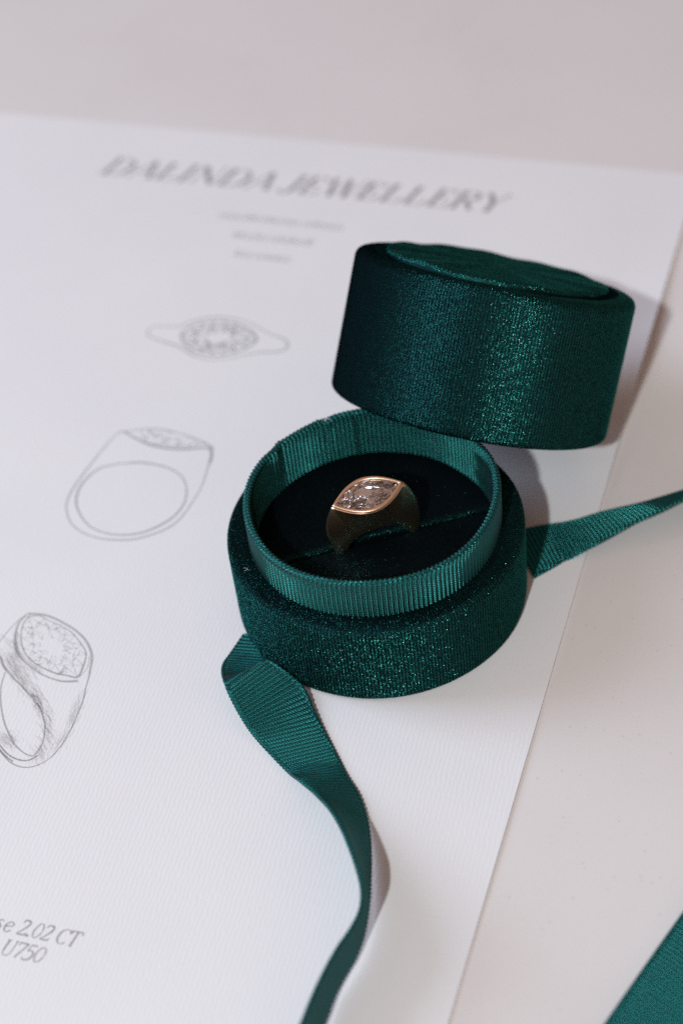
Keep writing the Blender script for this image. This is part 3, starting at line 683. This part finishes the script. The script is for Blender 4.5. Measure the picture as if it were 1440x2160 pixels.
# ------------------------------------------------------------------ ribbons
PITCH = .80
def ribbon(name, A, B, label, group, flip=False, thick=.28):
    """A, B: the two edges (matching points, modelling units). Cords run across from A to B."""
    A = np.asarray(A); B = np.asarray(B)
    C = np.hstack([A, B]); mid = (A+B)/2
    Q = catmull(np.hstack([C]), 400); m_ = (Q[:, :3]+Q[:, 3:])/2; s = np.r_[0, np.cumsum(np.linalg.norm(np.diff(m_, axis=0), axis=1))]
    nr = int(s[-1]/PITCH); sub = 8; n = nr*sub+1; t = np.linspace(0, s[-1], n)
    Q = np.stack([np.interp(t, s, Q[:, k]) for k in range(6)], 1)
    k9 = np.ones(9)/9
    Qs = np.stack([np.convolve(np.pad(Q[:, k], 4, mode='edge'), k9, 'valid') for k in range(6)], 1); Q = Qs
    A, B = Q[:, :3], Q[:, 3:]; W = B-A; T = np.gradient((A+B)/2, axis=0); Nn = np.cross(T, W); Nn /= np.linalg.norm(Nn, axis=1)[:, None]
    vs = np.r_[0, .012, .035, .06, .075, np.linspace(.10, .90, 13), .925, .94, .965, .988, 1.]
    wid = np.linalg.norm(W, axis=1).mean(); V = []; uv = []; loop = [(v, 1) for v in vs]+[(v, -1) for v in vs[::-1]]
    Th = T/np.linalg.norm(T, axis=1)[:, None]
    for i in range(n):
        for v, sd_ in loop:
            e = min(v, 1-v)*wid; ed = min(1, e/.35)
            # the cords turn back at the selvedge, drawn half a cord along
            ph = i/sub + (0.0 if e > .75 else .45*(1-e/.75))
            rib = abs(math.cos(math.pi*ph))**.9
            groove = .10*math.exp(-((e-.75)/.16)**2)
            h_ = (thick/2*(.35+.65*math.sqrt(ed)) + .28*rib*(.4+.6*ed) - groove)
            edge = .10*rib*(1-ed)*(1 if v > .5 else -1)
            V.append(A[i]+W[i]*v+W[i]/wid*edge+Nn[i]*h_*sd_*(1)); uv.append((t[i]*1.0, v*wid))
    F = grid_faces(n, len(loop), False, True)
    o = mesh(name, V, F if flip else [tuple(reversed(f)) for f in F], MG, None, uv=uv, origin=np.array(V).mean(0)*np.array([1, 1, 0]))
    o['label'] = label; o['category'] = 'ribbon'; o['group'] = group; return o
WD = 9.9
def pt(u, v, h): return unproj(u, v, PZ+h)
# front ribbon: hairpin crest beside the box, flat on the sheet, then standing on its edge
RBL = [(579, 1602), (607, 1630), (639, 1654), (671, 1682), (703, 1718), (730, 1770), (750, 1821), (763, 1865), (764, 1897), (754, 1937), (726, 1977), (695, 2028), (663, 2092), (635, 2160), (600, 2230), (560, 2310)]
RBR = [(714, 1599), (738, 1646), (758, 1678), (770, 1710), (779, 1754), (782, 1802), (781, 1857), (778, 1905), (770, 1957), (754, 2013), (726, 2064), (702, 2112), (685, 2160), (650, 2240), (610, 2330), (570, 2420)]
hR = [.3, .3, .35, .45, .6, .8, 1.0, 1.2, 1.3, 1.2, 1.1, .9, .8, .7, .6, .6]
Ld = catmull(np.array(RBL, dtype=float), 500); Rd = catmull(np.hstack([np.array(RBR, dtype=float), np.array(hR)[:, None]]), 60)
pairs = [((513, 1338, .25), (-22.5, -8.5, .30)), ((499, 1358, .35), (-22.4, -10.5, .35)), ((484, 1380, .7), (-22.4, -13, .5)), ((470, 1400, 1.6), (-22.6, -16, 1.0)), ((467, 1421, 3.6), (-22.8, -19.2, 2.3))]
A_, B_ = [], []
for (u, v, h), b in pairs: A_.append(pt(u, v, h)); B_.append(np.array([b[0], b[1], b[2]+PZ]))
for (u, v, h), (u2, v2, h2) in (((476, 1451, 5.0), (563, 1391, 3.9)), ((495, 1491, 3.7), (606, 1419, 3.3)), ((512, 1520, 2.6), (640, 1450, 1.9)), ((527, 1543, 1.7), (661, 1494, 1.0)), ((552, 1573, 1.0), (684, 1541, .5))):
    A_.append(pt(u, v, h)); B_.append(pt(u2, v2, h2))
last = 0; Bp = [pt(u, v, h) for u, v, h in Rd]; hA_prev = .4
for k in range(0, 60):
    b = Bp[k]; T_ = Bp[min(59, k+1)]-Bp[max(0, k-1)]; T_ /= np.linalg.norm(T_); best = None
    for j in range(last, min(500, last+60)):
        for h in np.arange(max(.25, hA_prev-1.2), hA_prev+1.3, .1):
            a = pt(Ld[j][0], Ld[j][1], h); d = a-b; e = (np.linalg.norm(d)-WD)**2 + 1.2*(d@T_)**2 + .15*(h-hA_prev)**2
            if best is None or e < best[0]: best = (e, j, h, a)
    if k % 3 == 0: A_.append(best[3]); B_.append(b)
    last = best[1]; hA_prev = best[2]
ribbon('ribbon', A_, B_, 'teal grosgrain ribbon twisting on its edge from the left of the box towards the front', 'grosgrain ribbon tails')
FRONT_DEBUG = [(round(float(a[2]), 1), round(float(np.linalg.norm(a-b)), 1)) for a, b in zip(A_, B_)]
print('ribbon', FRONT_DEBUG)

# rear ribbon running right from under the box, its near edge curling up
UP_ = [(1070, 1124), (1105, 1116), (1157, 1106), (1205, 1099), (1262, 1082), (1305, 1072), (1355, 1061), (1440, 1036), (1520, 1010), (1620, 975)]
LO_ = [(1060, 1250), (1110, 1229), (1155, 1205), (1192, 1185), (1235, 1161), (1292, 1130), (1330, 1107), (1380, 1085), (1440, 1055), (1520, 1026), (1620, 994)]
Ud = catmull(np.array(UP_, dtype=float), 40); Ldn = catmull(np.array(LO_, dtype=float), 400)
A_, B_ = [], []; last = 0; hp = .3
for k in range(0, 40):
    ff = k/39; a = unproj(Ud[k][0], Ud[k][1], .30+1.0*ff); T_ = np.array([.985, .17, 0]); best = None
    for j in range(last, min(400, last+60)):
        for h in np.arange(max(.3, hp-.8), hp+1.0, .1):
            b = unproj(Ldn[j][0], Ldn[j][1], h); d = b-a; e = (np.linalg.norm(d)-WD)**2+1.2*(d@T_)**2+.1*(h-hp)**2
            if best is None or e < best[0]: best = (e, j, h, b)
    if k % 2 == 0: A_.append(a); B_.append(best[3])
    last = best[1]; hp = best[2]
print('ribbon2', [(round(float(b[2]), 1), round(float(np.linalg.norm(a-b)), 1)) for a, b in zip(A_, B_)])
ribbon('ribbon', A_, B_, 'teal grosgrain ribbon running out to the right from behind the box', 'grosgrain ribbon tails', flip=True)
# near ribbon crossing the lower right corner
e0, e1 = unproj(1210, 2255, 2.9), unproj(1520, 1811, 2.9); dd = (e1-e0); dd /= np.linalg.norm(dd); pp = np.array([dd[1], -dd[0], 0])
A_ = [e0+dd*s+np.array([0, 0, .3*math.sin(s*.1)]) for s in np.linspace(-12, 52, 12)]
B_ = [a+pp*WD*.97-np.array([0, 0, 2.2]) for a in A_]
ribbon('ribbon', A_, B_, 'teal grosgrain ribbon cutting across the lower right corner of the table', 'grosgrain ribbon tails', flip=True)
